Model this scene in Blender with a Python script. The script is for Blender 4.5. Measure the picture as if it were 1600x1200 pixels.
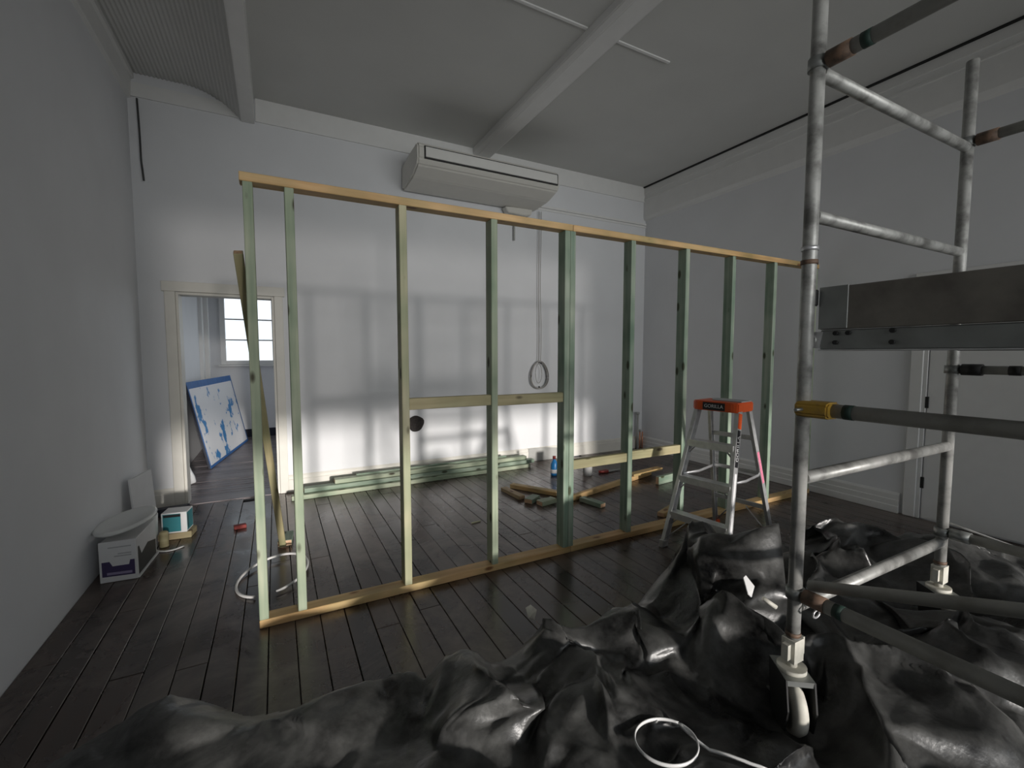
import bpy, bmesh, math, random
import numpy as np
from mathutils import Vector, Matrix, Euler, noise

for o in list(bpy.data.objects): bpy.data.objects.remove(o)
S = bpy.context.scene
C = S.collection
R = random.Random(7)

# ------------------------------------------------------------------ camera, sky, sun, exposure
CAM_H = 1.48
cam = bpy.data.cameras.new('camera'); cam.sensor_width = 36.0; cam.lens = 36.0*703/1600
cam.clip_start = 0.02; cam.clip_end = 200
cam_o = bpy.data.objects.new('camera', cam); C.objects.link(cam_o)
cam_o.location = (0, 0, CAM_H)
cam_o.rotation_euler = Euler((math.radians(90-3.865), 0, math.radians(-27.705)), 'XYZ')
S.camera = cam_o

w = bpy.data.worlds.new('sky'); S.world = w; w.use_nodes = True
bg = w.node_tree.nodes['Background']
bg.inputs['Color'].default_value = (0.88, 0.94, 1.0, 1)
bg.inputs['Strength'].default_value = 1.2

sun = bpy.data.lights.new('sun', 'SUN'); sun.energy = 2.9; sun.angle = math.radians(3.2); sun.color = (1.0, 0.95, 0.90)
sun_o = bpy.data.objects.new('sun', sun); C.objects.link(sun_o)
sun_o.location = (4, -12, 4)
sun_o.rotation_euler = Vector((-0.14, 1.0, -0.085)).to_track_quat('-Z', 'Y').to_euler()

def portal(name, loc, sx, sy, direction):
    l = bpy.data.lights.new(name, 'AREA'); l.shape = 'RECTANGLE'; l.size = sx; l.size_y = sy
    l.cycles.is_portal = True
    o = bpy.data.objects.new(name, l); C.objects.link(o); o.location = loc
    o.rotation_euler = Vector(direction).to_track_quat('-Z', 'Z').to_euler()
    return o
portal('sky_portal_rear', (2.55, -2.02, 1.85), 5.1, 3.3, (0, 1, 0))
portal('sky_portal_annex_side', (1.58, 7.25, 1.70), 2.7, 1.8, (-1, 0, 0))  # portal for the unseen side opening added to brighten the annex
portal('sky_portal_annex', (0.0, 9.34, 1.89), 1.56, 1.12, (0, -1, 0))

day_fill = bpy.data.lights.new('daylight', 'AREA'); day_fill.shape = 'RECTANGLE'; day_fill.size = 4.8; day_fill.size_y = 2.0  # area lamp added in the rear opening to brighten the back wall
day_fill.energy = 19; day_fill.spread = math.radians(66); day_fill.color = (.97, .99, .985)
day_fill_o = bpy.data.objects.new('daylight', day_fill); C.objects.link(day_fill_o); day_fill_o.location = (2.6, -1.93, 2.35)
day_fill_o.rotation_euler = Vector((0, 1, 0)).to_track_quat('-Z', 'Z').to_euler()

S.view_settings.view_transform = 'Standard'; S.view_settings.look = 'None'
S.view_settings.exposure = 0.35; S.view_settings.gamma = 1.0
S.view_settings.use_curve_mapping = False

# ------------------------------------------------------------------ materials
def newmat(name):
    m = bpy.data.materials.new(name); m.use_nodes = True
    return m, m.node_tree.nodes, m.node_tree.links, m.node_tree.nodes['Principled BSDF']

def simple(name, col, rough=0.5, metal=0.0, var=0.08, scale=9.0, bump=0.0, spec=0.5):
    m, n, l, b = newmat(name)
    tc = n.new('ShaderNodeTexCoord'); no = n.new('ShaderNodeTexNoise')
    no.inputs['Scale'].default_value = scale; no.inputs['Detail'].default_value = 5
    l.new(tc.outputs['Object'], no.inputs['Vector'])
    ra = n.new('ShaderNodeValToRGB')
    ra.color_ramp.elements[0].position = 0.3; ra.color_ramp.elements[1].position = 0.7
    ra.color_ramp.elements[0].color = (*[c*(1-var) for c in col], 1)
    ra.color_ramp.elements[1].color = (*[min(1, c*(1+var)) for c in col], 1)
    l.new(no.outputs['Fac'], ra.inputs['Fac']); l.new(ra.outputs['Color'], b.inputs['Base Color'])
    b.inputs['Roughness'].default_value = rough; b.inputs['Metallic'].default_value = metal
    b.inputs['Specular IOR Level'].default_value = spec
    if bump:
        bp = n.new('ShaderNodeBump'); bp.inputs['Strength'].default_value = bump; bp.inputs['Distance'].default_value = 0.01
        l.new(no.outputs['Fac'], bp.inputs['Height']); l.new(bp.outputs['Normal'], b.inputs['Normal'])
    return m

def timber_mat(name, c1, c2, knot, knot_amt=1.0):
    m, n, l, b = newmat(name)
    tc = n.new('ShaderNodeTexCoord'); oi = n.new('ShaderNodeObjectInfo')
    off = n.new('ShaderNodeVectorMath'); off.operation = 'ADD'
    mul = n.new('ShaderNodeMath'); mul.operation = 'MULTIPLY'; mul.inputs[1].default_value = 37.0
    l.new(oi.outputs['Random'], mul.inputs[0])
    l.new(tc.outputs['Object'], off.inputs[0]); l.new(mul.outputs[0], off.inputs[1])
    mp = n.new('ShaderNodeMapping'); mp.inputs['Scale'].default_value = (1.6, 30, 30)
    l.new(off.outputs[0], mp.inputs['Vector'])
    no = n.new('ShaderNodeTexNoise'); no.inputs['Scale'].default_value = 1.0; no.inputs['Detail'].default_value = 6
    l.new(mp.outputs[0], no.inputs['Vector'])
    ra = n.new('ShaderNodeValToRGB')
    ra.color_ramp.elements[0].position = 0.33; ra.color_ramp.elements[0].color = (*c1, 1)
    ra.color_ramp.elements[1].position = 0.68; ra.color_ramp.elements[1].color = (*c2, 1)
    l.new(no.outputs['Fac'], ra.inputs['Fac'])
    # broad patches
    n2 = n.new('ShaderNodeTexNoise'); n2.inputs['Scale'].default_value = 3.0
    l.new(off.outputs[0], n2.inputs['Vector'])
    mx = n.new('ShaderNodeMix'); mx.data_type = 'RGBA'; mx.blend_type = 'MULTIPLY'
    r2 = n.new('ShaderNodeValToRGB'); r2.color_ramp.elements[0].position = .3; r2.color_ramp.elements[1].position = .65
    r2.color_ramp.elements[0].color = (.62, .70, .62, 1); r2.color_ramp.elements[1].color = (1.06, 1.02, .98, 1)
    l.new(n2.outputs['Fac'], r2.inputs['Fac'])
    mx.inputs[0].default_value = 1.0
    l.new(ra.outputs['Color'], mx.inputs[6]); l.new(r2.outputs['Color'], mx.inputs[7])
    # knots
    mk = n.new('ShaderNodeMapping'); mk.inputs['Scale'].default_value = (4.2, 10, 10)
    l.new(off.outputs[0], mk.inputs['Vector'])
    vo = n.new('ShaderNodeTexVoronoi'); vo.inputs['Scale'].default_value = 1.0
    l.new(mk.outputs[0], vo.inputs['Vector'])
    rk = n.new('ShaderNodeValToRGB'); rk.color_ramp.elements[0].position = 0.11; rk.color_ramp.elements[1].position = 0.19
    rk.color_ramp.elements[0].color = (knot_amt, knot_amt, knot_amt, 1); rk.color_ramp.elements[1].color = (0, 0, 0, 1)
    l.new(vo.outputs['Distance'], rk.inputs['Fac'])
    mk2 = n.new('ShaderNodeMix'); mk2.data_type = 'RGBA'
    l.new(rk.outputs['Color'], mk2.inputs[0]); l.new(mx.outputs[2], mk2.inputs[6]); mk2.inputs[7].default_value = (*knot, 1)
    l.new(mk2.outputs[2], b.inputs['Base Color'])
    b.inputs['Roughness'].default_value = 0.62
    bp = n.new('ShaderNodeBump'); bp.inputs['Strength'].default_value = 0.15; bp.inputs['Distance'].default_value = 0.004
    l.new(no.outputs['Fac'], bp.inputs['Height']); l.new(bp.outputs['Normal'], b.inputs['Normal'])
    return m

def floor_mat(name, c1, c2, dust, rough=(0.22, 0.5), dust_amt=0.75):
    m, n, l, b = newmat(name)
    geo = n.new('ShaderNodeNewGeometry'); tc = n.new('ShaderNodeTexCoord'); oi = n.new('ShaderNodeObjectInfo')
    mp = n.new('ShaderNodeMapping'); mp.inputs['Scale'].default_value = (1.5, 22, 22)
    l.new(tc.outputs['Object'], mp.inputs['Vector'])
    no = n.new('ShaderNodeTexNoise'); no.inputs['Scale'].default_value = 1.0; no.inputs['Detail'].default_value = 6
    l.new(mp.outputs[0], no.inputs['Vector'])
    add = n.new('ShaderNodeMath'); add.operation = 'MULTIPLY_ADD'; add.inputs[1].default_value = 0.45
    l.new(oi.outputs['Random'], add.inputs[0]); l.new(no.outputs['Fac'], add.inputs[2])
    ra = n.new('ShaderNodeValToRGB')
    ra.color_ramp.elements[0].position = 0.4; ra.color_ramp.elements[0].color = (*c1, 1)
    ra.color_ramp.elements[1].position = 1.0; ra.color_ramp.elements[1].color = (*c2, 1)
    l.new(add.outputs[0], ra.inputs['Fac'])
    d1 = n.new('ShaderNodeTexNoise'); d1.inputs['Scale'].default_value = 1.7; d1.inputs['Detail'].default_value = 9; d1.inputs['Roughness'].default_value = .68
    d1.inputs['Distortion'].default_value = 0.6
    l.new(geo.outputs['Position'], d1.inputs['Vector'])
    rd = n.new('ShaderNodeValToRGB'); rd.color_ramp.elements[0].position = .47; rd.color_ramp.elements[1].position = .74
    rd.color_ramp.elements[0].color = (0, 0, 0, 1); rd.color_ramp.elements[1].color = (dust_amt,)*3+(1,)
    l.new(d1.outputs['Fac'], rd.inputs['Fac'])
    mx = n.new('ShaderNodeMix'); mx.data_type = 'RGBA'
    l.new(rd.outputs['Color'], mx.inputs[0]); l.new(ra.outputs['Color'], mx.inputs[6]); mx.inputs[7].default_value = (*dust, 1)
    l.new(mx.outputs[2], b.inputs['Base Color']); b.inputs['Specular IOR Level'].default_value = .8
    rr = n.new('ShaderNodeMapRange'); rr.inputs['From Min'].default_value = .3; rr.inputs['From Max'].default_value = .7
    rr.inputs['To Min'].default_value = rough[0]; rr.inputs['To Max'].default_value = rough[1]
    l.new(d1.outputs['Fac'], rr.inputs['Value']); l.new(rr.outputs['Result'], b.inputs['Roughness'])
    bp = n.new('ShaderNodeBump'); bp.inputs['Strength'].default_value = 0.12; bp.inputs['Distance'].default_value = 0.003
    l.new(no.outputs['Fac'], bp.inputs['Height']); l.new(bp.outputs['Normal'], b.inputs['Normal'])
    return m

def glass_mat():
    m = bpy.data.materials.new('window_glass'); m.use_nodes = True
    n = m.node_tree.nodes; l = m.node_tree.links; n.clear()
    out = n.new('ShaderNodeOutputMaterial'); t = n.new('ShaderNodeBsdfTransparent'); g = n.new('ShaderNodeBsdfGlossy')
    t.inputs['Color'].default_value = (.97, .99, 1, 1); g.inputs['Roughness'].default_value = .03
    mx = n.new('ShaderNodeMixShader'); mx.inputs[0].default_value = .06
    l.new(t.outputs[0], mx.inputs[1]); l.new(g.outputs[0], mx.inputs[2]); l.new(mx.outputs[0], out.inputs[0])
    return m

def spots_mat(name, base, spot, scale, lo, hi, rough=.5):
    m, n, l, b = newmat(name)
    tc = n.new('ShaderNodeTexCoord'); no = n.new('ShaderNodeTexNoise')
    no.inputs['Scale'].default_value = scale; no.inputs['Detail'].default_value = 7; no.inputs['Roughness'].default_value = .62
    l.new(tc.outputs['Object'], no.inputs['Vector'])
    ra = n.new('ShaderNodeValToRGB'); ra.color_ramp.elements[0].position = lo; ra.color_ramp.elements[1].position = hi
    ra.color_ramp.elements[0].color = (*base, 1); ra.color_ramp.elements[1].color = (*spot, 1)
    l.new(no.outputs['Fac'], ra.inputs['Fac']); l.new(ra.outputs['Color'], b.inputs['Base Color'])
    b.inputs['Roughness'].default_value = rough
    return m

M = {}
M['wall'] = simple('plaster_wall', (.74, .745, .76), .72, var=.025, scale=2.2, bump=.03)
M['trim'] = simple('trim_paint', (.76, .755, .74), .45, var=.02)
M['cream'] = simple('cream_paint', (.74, .715, .65), .5, var=.05, scale=4)
M['ceil'] = simple('ceiling_paint', (.60, .60, .58), .75, var=.03, scale=1.6)
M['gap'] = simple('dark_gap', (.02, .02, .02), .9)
M['floor'] = floor_mat('dark_stained_boards', (.017, .0095, .0075), (.064, .036, .026), (.27, .225, .195), rough=(.17, .42))
M['floor2'] = floor_mat('annex_boards', (.085, .068, .07), (.20, .17, .175), (.27, .24, .25), rough=(.25, .45), dust_amt=.5)
M['green'] = timber_mat('green_treated_pine', (.32, .385, .29), (.49, .53, .405), (.05, .045, .02))
M['green2'] = timber_mat('blue_green_treated_pine', (.20, .285, .225), (.36, .42, .345), (.04, .05, .02))
M['straw'] = timber_mat('yellow_green_pine', (.42, .41, .27), (.55, .53, .37), (.08, .06, .02))
M['olive'] = timber_mat('olive_treated_pine', (.33, .29, .16), (.47, .42, .26), (.07, .05, .02))
M['pine'] = timber_mat('raw_pine', (.55, .34, .15), (.72, .50, .26), (.20, .09, .03))
M['oldpine'] = timber_mat('weathered_pine', (.36, .26, .15), (.50, .38, .24), (.14, .07, .03))
M['endgrain'] = simple('end_grain', (.62, .40, .25), .7, var=.2, scale=60)
M['alu'] = simple('aluminium', (.62, .62, .63), .42, .75, var=.15, scale=14)
M['alu_bright'] = simple('ladder_aluminium', (.70, .70, .70), .36, .7, var=.12, scale=22)
M['tube'] = spots_mat('scaffold_tube', (.46, .46, .44), (.15, .148, .14), 7, .44, .66, .42)
M['tube'].node_tree.nodes['Principled BSDF'].inputs['Metallic'].default_value = .25
M['tube2'] = spots_mat('painted_tube', (.30, .30, .28), (.16, .155, .14), 6, .45, .7, .5)
M['yellow'] = spots_mat('yellow_clamp', (.46, .28, .04), (.22, .14, .05), 16, .5, .72, .5)
M['rust'] = spots_mat('rusty_clamp', (.17, .105, .07), (.08, .055, .04), 30, .45, .65, .6)
M['black'] = simple('black_rubber', (.012, .012, .012), .55)
M['greenband'] = simple('green_band', (.012, .032, .024), .6)
M['white'] = simple('white_plastic', (.78, .78, .77), .38, var=.03)
M['tyre'] = simple('cream_tyre', (.66, .64, .56), .6, var=.12, scale=30)
M['orange'] = simple('orange_plastic', (.72, .10, .015), .42, var=.06)
M['deck'] = spots_mat('weathered_deck', (.20, .185, .16), (.09, .08, .07), 3, .42, .68, .7)
M['steel'] = simple('dull_steel', (.30, .31, .30), .45, .7, var=.12)
M['acwhite'] = simple('air_con_case', (.66, .64, .59), .4, var=.02)
M['acflap'] = simple('air_con_flap', (.74, .73, .70), .35, var=.02)
M['pipe'] = simple('grey_pipe', (.40, .40, .38), .5)
M['copper'] = simple('copper_pipe', (.70, .32, .20), .35, .6)
M['teal'] = simple('teal_card', (.03, .20, .23), .5, var=.05)
M['card'] = simple('white_card', (.70, .70, .70), .6, var=.03)
M['purple'] = simple('purple_print', (.055, .04, .11), .5)
M['greyprint'] = simple('grey_print', (.42, .42, .43), .6)
M['lilac'] = simple('lilac_print', (.30, .26, .40), .5)
M['ceramic'] = simple('white_enamel', (.72, .73, .71), .22, var=.02)
M['blue'] = simple('blue_plastic', (.02, .20, .50), .35)
M['bluetape'] = simple('blue_paint', (.03, .12, .33), .55, var=.15)
M['paintboard'] = spots_mat('peeling_board', (.72, .72, .73), (.05, .22, .48), 3.2, .56, .585, .6)
M['boardside'] = simple('dark_board_edge', (.015, .018, .03), .7)
M['red'] = simple('red_brown_block', (.22, .025, .02), .6, var=.2)
M['hole'] = simple('dark_hole', (.035, .03, .028), .95, var=.4, scale=40)
M['cable'] = simple('grey_cable', (.42, .40, .38), .5)
M['wcable'] = simple('white_cable', (.72, .71, .69), .4)
M['black_cable'] = simple('dark_cable', (.05, .05, .05), .5)
M['pink'] = simple('pink_label', (.66, .20, .30), .5, var=.25, scale=60)
M['glass'] = glass_mat()
def dimming_mat():  # part-transparent grey for the added screen that dims the sun
    m = bpy.data.materials.new('sun_dimming_mesh'); m.use_nodes = True
    n = m.node_tree.nodes; l = m.node_tree.links; n.clear()
    out = n.new('ShaderNodeOutputMaterial'); t = n.new('ShaderNodeBsdfTransparent'); g = n.new('ShaderNodeBsdfDiffuse')
    g.inputs['Color'].default_value = (.3, .3, .3, 1)
    mx = n.new('ShaderNodeMixShader'); mx.inputs[0].default_value = .68
    l.new(t.outputs[0], mx.inputs[1]); l.new(g.outputs[0], mx.inputs[2]); l.new(mx.outputs[0], out.inputs[0])
    return m
M['dimming_screen'] = dimming_mat()
M['outside'] = simple('outside_paving', (.16, .16, .15), .9)
M['label_black'] = simple('black_label', (.01, .01, .012), .4)

def film_mat():
    m, n, l, b = newmat('black_film')
    geo = n.new('ShaderNodeNewGeometry')
    no = n.new('ShaderNodeTexNoise'); no.inputs['Scale'].default_value = 3.5; no.inputs['Detail'].default_value = 9; no.inputs['Roughness'].default_value = .65
    l.new(geo.outputs['Position'], no.inputs['Vector'])
    ra = n.new('ShaderNodeValToRGB'); ra.color_ramp.elements[0].position = .38; ra.color_ramp.elements[1].position = .68
    ra.color_ramp.elements[0].color = (.006, .006, .0062, 1); ra.color_ramp.elements[1].color = (.12, .12, .115, 1)
    l.new(no.outputs['Fac'], ra.inputs['Fac']); l.new(ra.outputs['Color'], b.inputs['Base Color'])
    rr = n.new('ShaderNodeMapRange'); rr.inputs['From Min'].default_value = .3; rr.inputs['From Max'].default_value = .7
    rr.inputs['To Min'].default_value = .24; rr.inputs['To Max'].default_value = .46
    l.new(no.outputs['Fac'], rr.inputs['Value']); l.new(rr.outputs['Result'], b.inputs['Roughness'])
    n2 = n.new('ShaderNodeTexNoise'); n2.inputs['Scale'].default_value = 26; n2.inputs['Detail'].default_value = 4
    l.new(geo.outputs['Position'], n2.inputs['Vector'])
    bp = n.new('ShaderNodeBump'); bp.inputs['Strength'].default_value = .25; bp.inputs['Distance'].default_value = .012
    l.new(n2.outputs['Fac'], bp.inputs['Height']); l.new(bp.outputs['Normal'], b.inputs['Normal'])
    return m
M['film'] = film_mat()

# ------------------------------------------------------------------ helpers
def tag(o, label=None, cat=None, group=None, kind=None):
    if label: o['label'] = label
    if cat: o['category'] = cat
    if group: o['group'] = group
    if kind: o['kind'] = kind
    return o

def empty(name, loc, label, cat, rz=0.0, group=None):
    o = bpy.data.objects.new(name, None); C.objects.link(o)
    o.location = loc; o.rotation_euler = (0, 0, rz); o.empty_display_size = .1
    return tag(o, label, cat, group)

def link(name, me, mats, parent=None, loc=(0, 0, 0), rot=None):
    o = bpy.data.objects.new(name, me); C.objects.link(o)
    if not isinstance(mats, (list, tuple)): mats = [mats]
    if len(me.materials) == 0:
        for m_ in mats: me.materials.append(M[m_] if isinstance(m_, str) else m_)
    o.location = loc
    if rot is not None: o.rotation_euler = rot
    if parent is not None: o.parent = parent
    return o

_cache = {}
def box_mesh(sx, sy, sz, bev=0.0, key='', ends=False):
    k = (round(sx, 4), round(sy, 4), round(sz, 4), bev, key)
    if k in _cache: return _cache[k]
    bm = bmesh.new(); bmesh.ops.create_cube(bm, size=1.0)
    bmesh.ops.scale(bm, vec=(sx, sy, sz), verts=bm.verts)
    if bev: bmesh.ops.bevel(bm, geom=list(bm.edges), offset=bev, segments=1, affect='EDGES')
    if ends:
        for f in bm.faces:
            if abs(f.normal.x) > .9: f.material_index = 1
    me = bpy.data.meshes.new('box'); bm.to_mesh(me); bm.free(); _cache[k] = me
    return me

def box(name, lo, hi, mat, parent=None, bev=0.0, off=(0, 0, 0), rot=None):
    """box from corner lo to corner hi (in the parent's frame, after subtracting off)"""
    s = [hi[i]-lo[i] for i in range(3)]; c = [(hi[i]+lo[i])/2-off[i] for i in range(3)]
    return link(name, box_mesh(*s, bev, key=str(mat)), mat, parent, c, rot)

def join_boxes(boxes):
    bm = bmesh.new()
    for lo, hi in boxes:
        r = bmesh.ops.create_cube(bm, size=1.0)
        bmesh.ops.scale(bm, vec=[hi[i]-lo[i] for i in range(3)], verts=r['verts'])
        bmesh.ops.translate(bm, vec=[(hi[i]+lo[i])/2 for i in range(3)], verts=r['verts'])
    me = bpy.data.meshes.new('boxes'); bm.to_mesh(me); bm.free(); return me

def axes_matrix(p0, p1, upref=(0, 0, 1)):
    p0 = Vector(p0); p1 = Vector(p1); x = (p1-p0).normalized(); u = Vector(upref)
    if abs(x.dot(u)) > .98: u = Vector((0, 1, 0))
    y = u.cross(x).normalized(); z = x.cross(y)
    m = Matrix((x, y, z)).transposed().to_4x4(); m.translation = (p0+p1)/2
    return m

def timber(name, p0, p1, wy, wz, mat, parent=None, upref=(0, 0, 1), off=(0, 0, 0), bev=.003):
    """sawn length from p0 to p1 (centre line); local X is the grain"""
    L = (Vector(p1)-Vector(p0)).length
    me = box_mesh(L, wy, wz, bev, key='t'+mat, ends=True)
    o = bpy.data.objects.new(name, me); C.objects.link(o)
    if len(me.materials) == 0: me.materials.append(M[mat]); me.materials.append(M['endgrain'])
    m = axes_matrix(p0, p1, upref); m.translation = m.translation-Vector(off)
    o.matrix_world = m
    if parent is not None: o.parent = parent
    return o

def cyl_mesh(r, L, seg=16, r2=None, key=''):
    k = ('c', round(r, 4), round(L, 4), seg, r2, key)
    if k in _cache: return _cache[k]
    bm = bmesh.new()
    bmesh.ops.create_cone(bm, cap_ends=True, segments=seg, radius1=r, radius2=r if r2 is None else r2, depth=L)
    bmesh.ops.rotate(bm, cent=(0, 0, 0), matrix=Matrix.Rotation(math.pi/2, 3, 'Y'), verts=bm.verts)
    for f in bm.faces: f.smooth = len(f.verts) == 4
    me = bpy.data.meshes.new('tube'); bm.to_mesh(me); bm.free(); _cache[k] = me
    return me

def tube(name, p0, p1, r, mat, parent=None, off=(0, 0, 0), seg=16, r2=None):
    L = (Vector(p1)-Vector(p0)).length
    me = cyl_mesh(r, L, seg, r2, key=mat)
    o = bpy.data.objects.new(name, me); C.objects.link(o)
    if len(me.materials) == 0: me.materials.append(M[mat])
    m = axes_matrix(p0, p1); m.translation = m.translation-Vector(off); o.matrix_world = m
    if parent is not None: o.parent = parent
    return o

def sweep_mesh(pts, r, seg=8, closed=False, flat=None):
    """tube along a polyline; flat=(a,b) gives an elliptical/flat section"""
    pts = [Vector(p) for p in pts]; n = len(pts); V = []; F = []
    ra, rb = flat if flat else (r, r)
    up = Vector((0, 0, 1))
    for i, p in enumerate(pts):
        a = pts[(i-1) % n] if (closed or i > 0) else p
        b = pts[(i+1) % n] if (closed or i < n-1) else p
        t = (b-a).normalized()
        s = t.cross(up)
        if s.length < .05: s = t.cross(Vector((1, 0, 0)))
        s.normalize(); q = s.cross(t)
        for k in range(seg):
            an = 2*math.pi*k/seg
            V.append(p+s*(ra*math.cos(an))+q*(rb*math.sin(an)))
    m = n if closed else n-1
    for i in range(m):
        j = (i+1) % n
        for k in range(seg):
            k2 = (k+1) % seg
            F.append((i*seg+k, i*seg+k2, j*seg+k2, j*seg+k))
    if not closed:
        F.append(tuple(reversed(range(seg)))); F.append(tuple((n-1)*seg+k for k in range(seg)))
    me = bpy.data.meshes.new('sweep'); me.from_pydata(V, [], F); me.update()
    for f in me.polygons: f.use_smooth = True
    return me

def prism_mesh(poly, axis, a, b, bev=0.0):
    """extrude a 2-D polygon along an axis ('x': poly is (y,z); 'y': (x,z); 'z': (x,y)) from a to b"""
    bm = bmesh.new()
    def P(u, v, t):
        return {'x': (t, u, v), 'y': (u, t, v), 'z': (u, v, t)}[axis]
    v0 = [bm.verts.new(P(u, v, a)) for u, v in poly]; v1 = [bm.verts.new(P(u, v, b)) for u, v in poly]
    bm.faces.new(v0); bm.faces.new(list(reversed(v1)))
    n = len(poly)
    for i in range(n):
        j = (i+1) % n; bm.faces.new((v0[j], v0[i], v1[i], v1[j]))
    bmesh.ops.recalc_face_normals(bm, faces=bm.faces)
    if bev: bmesh.ops.bevel(bm, geom=list(bm.edges), offset=bev, segments=2, affect='EDGES')
    me = bpy.data.meshes.new('prism'); bm.to_mesh(me); bm.free(); return me

def lathe_mesh(profile, seg=24):
    V = []; F = []; n = len(profile)
    for k in range(seg):
        a = 2*math.pi*k/seg
        for r, z in profile: V.append((r*math.cos(a), r*math.sin(a), z))
    for k in range(seg):
        k2 = (k+1) % seg
        for i in range(n-1): F.append((k*n+i, k2*n+i, k2*n+i+1, k*n+i+1))
    me = bpy.data.meshes.new('lathe'); me.from_pydata(V, [], F); me.update()
    bm = bmesh.new(); bm.from_mesh(me); bmesh.ops.remove_doubles(bm, verts=bm.verts, dist=1e-5)
    bmesh.ops.recalc_face_normals(bm, faces=bm.faces); bm.to_mesh(me); bm.free()
    for f in me.polygons: f.use_smooth = True
    return me

def text_mesh(s, size):
    cu = bpy.data.curves.new('lettering', 'FONT'); cu.body = s; cu.size = size; cu.extrude = .0006
    cu.align_x = 'CENTER'; cu.align_y = 'CENTER'
    o = bpy.data.objects.new('lettering', cu); C.objects.link(o)
    dg = bpy.context.evaluated_depsgraph_get()
    me = bpy.data.meshes.new_from_object(o.evaluated_get(dg))
    bpy.data.objects.remove(o); me.materials.clear()
    return me

# ------------------------------------------------------------------ the room
XL, XR, YB, YR, ZC = -1.10, 5.10, 5.30, -1.90, 4.00
DX0, DX1, DZ = -0.815, 0.0, 2.06          # doorway in the back wall

def struct(name, me, mat, label, cat='wall'):
    return tag(link(name, me, mat), label, cat, kind='structure')

struct('wall_back', join_boxes([((XL-.2, YB, -.05), (DX0, YB+.16, 4.2)), ((DX1, YB, -.05), (XR+.2, YB+.16, 4.2)),
       ((DX0, YB, DZ), (DX1, YB+.16, 4.2))]), 'wall', 'white plastered back wall with the doorway and the air conditioner')
struct('wall_left', join_boxes([((XL-.2, YR-.2, -.05), (XL, YB, 4.2))]), 'wall', 'plain white plastered wall on the left, in shade')
struct('wall_right', join_boxes([((XR, YR-.2, -.05), (XR+.2, YB, 4.2))]), 'wall', 'white plastered wall on the right behind the scaffold')
OX0, OX1, OZ0, OZ1 = 0.15, 5.06, 0.20, 3.40   # opening that lets the low sun in
struct('wall_rear', join_boxes([((XL, YR-.2, -.05), (OX0, YR, 4.2)), ((OX1, YR-.2, -.05), (XR, YR, 4.2)),
       ((OX0, YR-.2, -.05), (OX1, YR, OZ0)), ((OX0, YR-.2, OZ1), (OX1, YR, 4.2))]), 'wall', 'wall behind the viewer with a wide opening to daylight')
ceil = struct('ceiling', join_boxes([((-.11, YR-.2, ZC), (XR+.2, YB+.16, ZC+.2)), ((XL-.2, YR-.2, ZC+.03), (-.11, YB+.16, ZC+.2))]),
       'ceil', 'flat off-white sheet ceiling above the timber frame', 'ceiling')
# daylight opening behind the viewer: sill, and an added screen dimming its upper part
struct('trim_9', join_boxes([((OX0, YR-.24, OZ0), (OX1, YR+.03, OZ0+.03))]), 'trim', 'sill of the wide opening behind the viewer', 'sill')
struct('dimming_sheet', join_boxes([((OX0, YR-.10, 1.30), (OX1, YR-.097, OZ1))]), 'dimming_screen', 'added grey mesh screen dimming the sun through the opening behind the viewer', 'dimming_screen')
struct('ground_outside', join_boxes([((-30, -40, -.6), (30, YR-.25, -.4)), ((-30, 9.6, -.6), (30, 40, -.4)), ((5.6, -2, -.6), (30, 9.6, -.4)), ((1.6, 5.6, -.6), (5.6, 9.6, -.4))]), 'outside', 'paved ground outside the building', 'ground')
# cover battens of the ceiling sheets
for (x0, x1) in ((-.10, 2.22), (2.48, 3.10)):
    box('cover_batten', (x0, 2.965, ZC-.010), (x1, 2.988, ZC+.002), 'trim', ceil)
# corrugated strip between left wall and first beam: curves down to the beam's foot
V = []; F = []; n = 150
for i in range(n+1):
    t = i/n; x = XL+.02+t*(-.225-XL-.02)
    z = ZC-.012-.225*max(0, (t-.45)/.55)**2.2+.0045*math.sin(2*math.pi*t*27)
    V += [(x, YR, z), (x, YB-.002, z)]
for i in range(n): F.append((2*i, 2*i+1, 2*i+3, 2*i+2))
me = bpy.data.meshes.new('corrugated'); me.from_pydata(V, [], F); me.update()
for f in me.polygons: f.use_smooth = True
tag(link('corrugated_sheet', me, 'ceil', ceil), 'ribbed ceiling sheet beside the left wall')
# beams
b1 = struct('trim_1', prism_mesh([(-.225, 3.755), (-.11, 3.755), (-.11, ZC+.01), (-.225, ZC+.01)], 'y', YR, YB, .004), 'trim',
       'deep white ceiling beam near the left wall', 'beam')
b2 = struct('trim_2', prism_mesh([(2.23, ZC+.01), (2.23, 3.935), (2.27, 3.905), (2.43, 3.905), (2.47, 3.935), (2.47, ZC+.01)], 'y', YR, YB, .006), 'trim',
       'wide white ceiling beam running above the air conditioner', 'beam')
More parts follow.
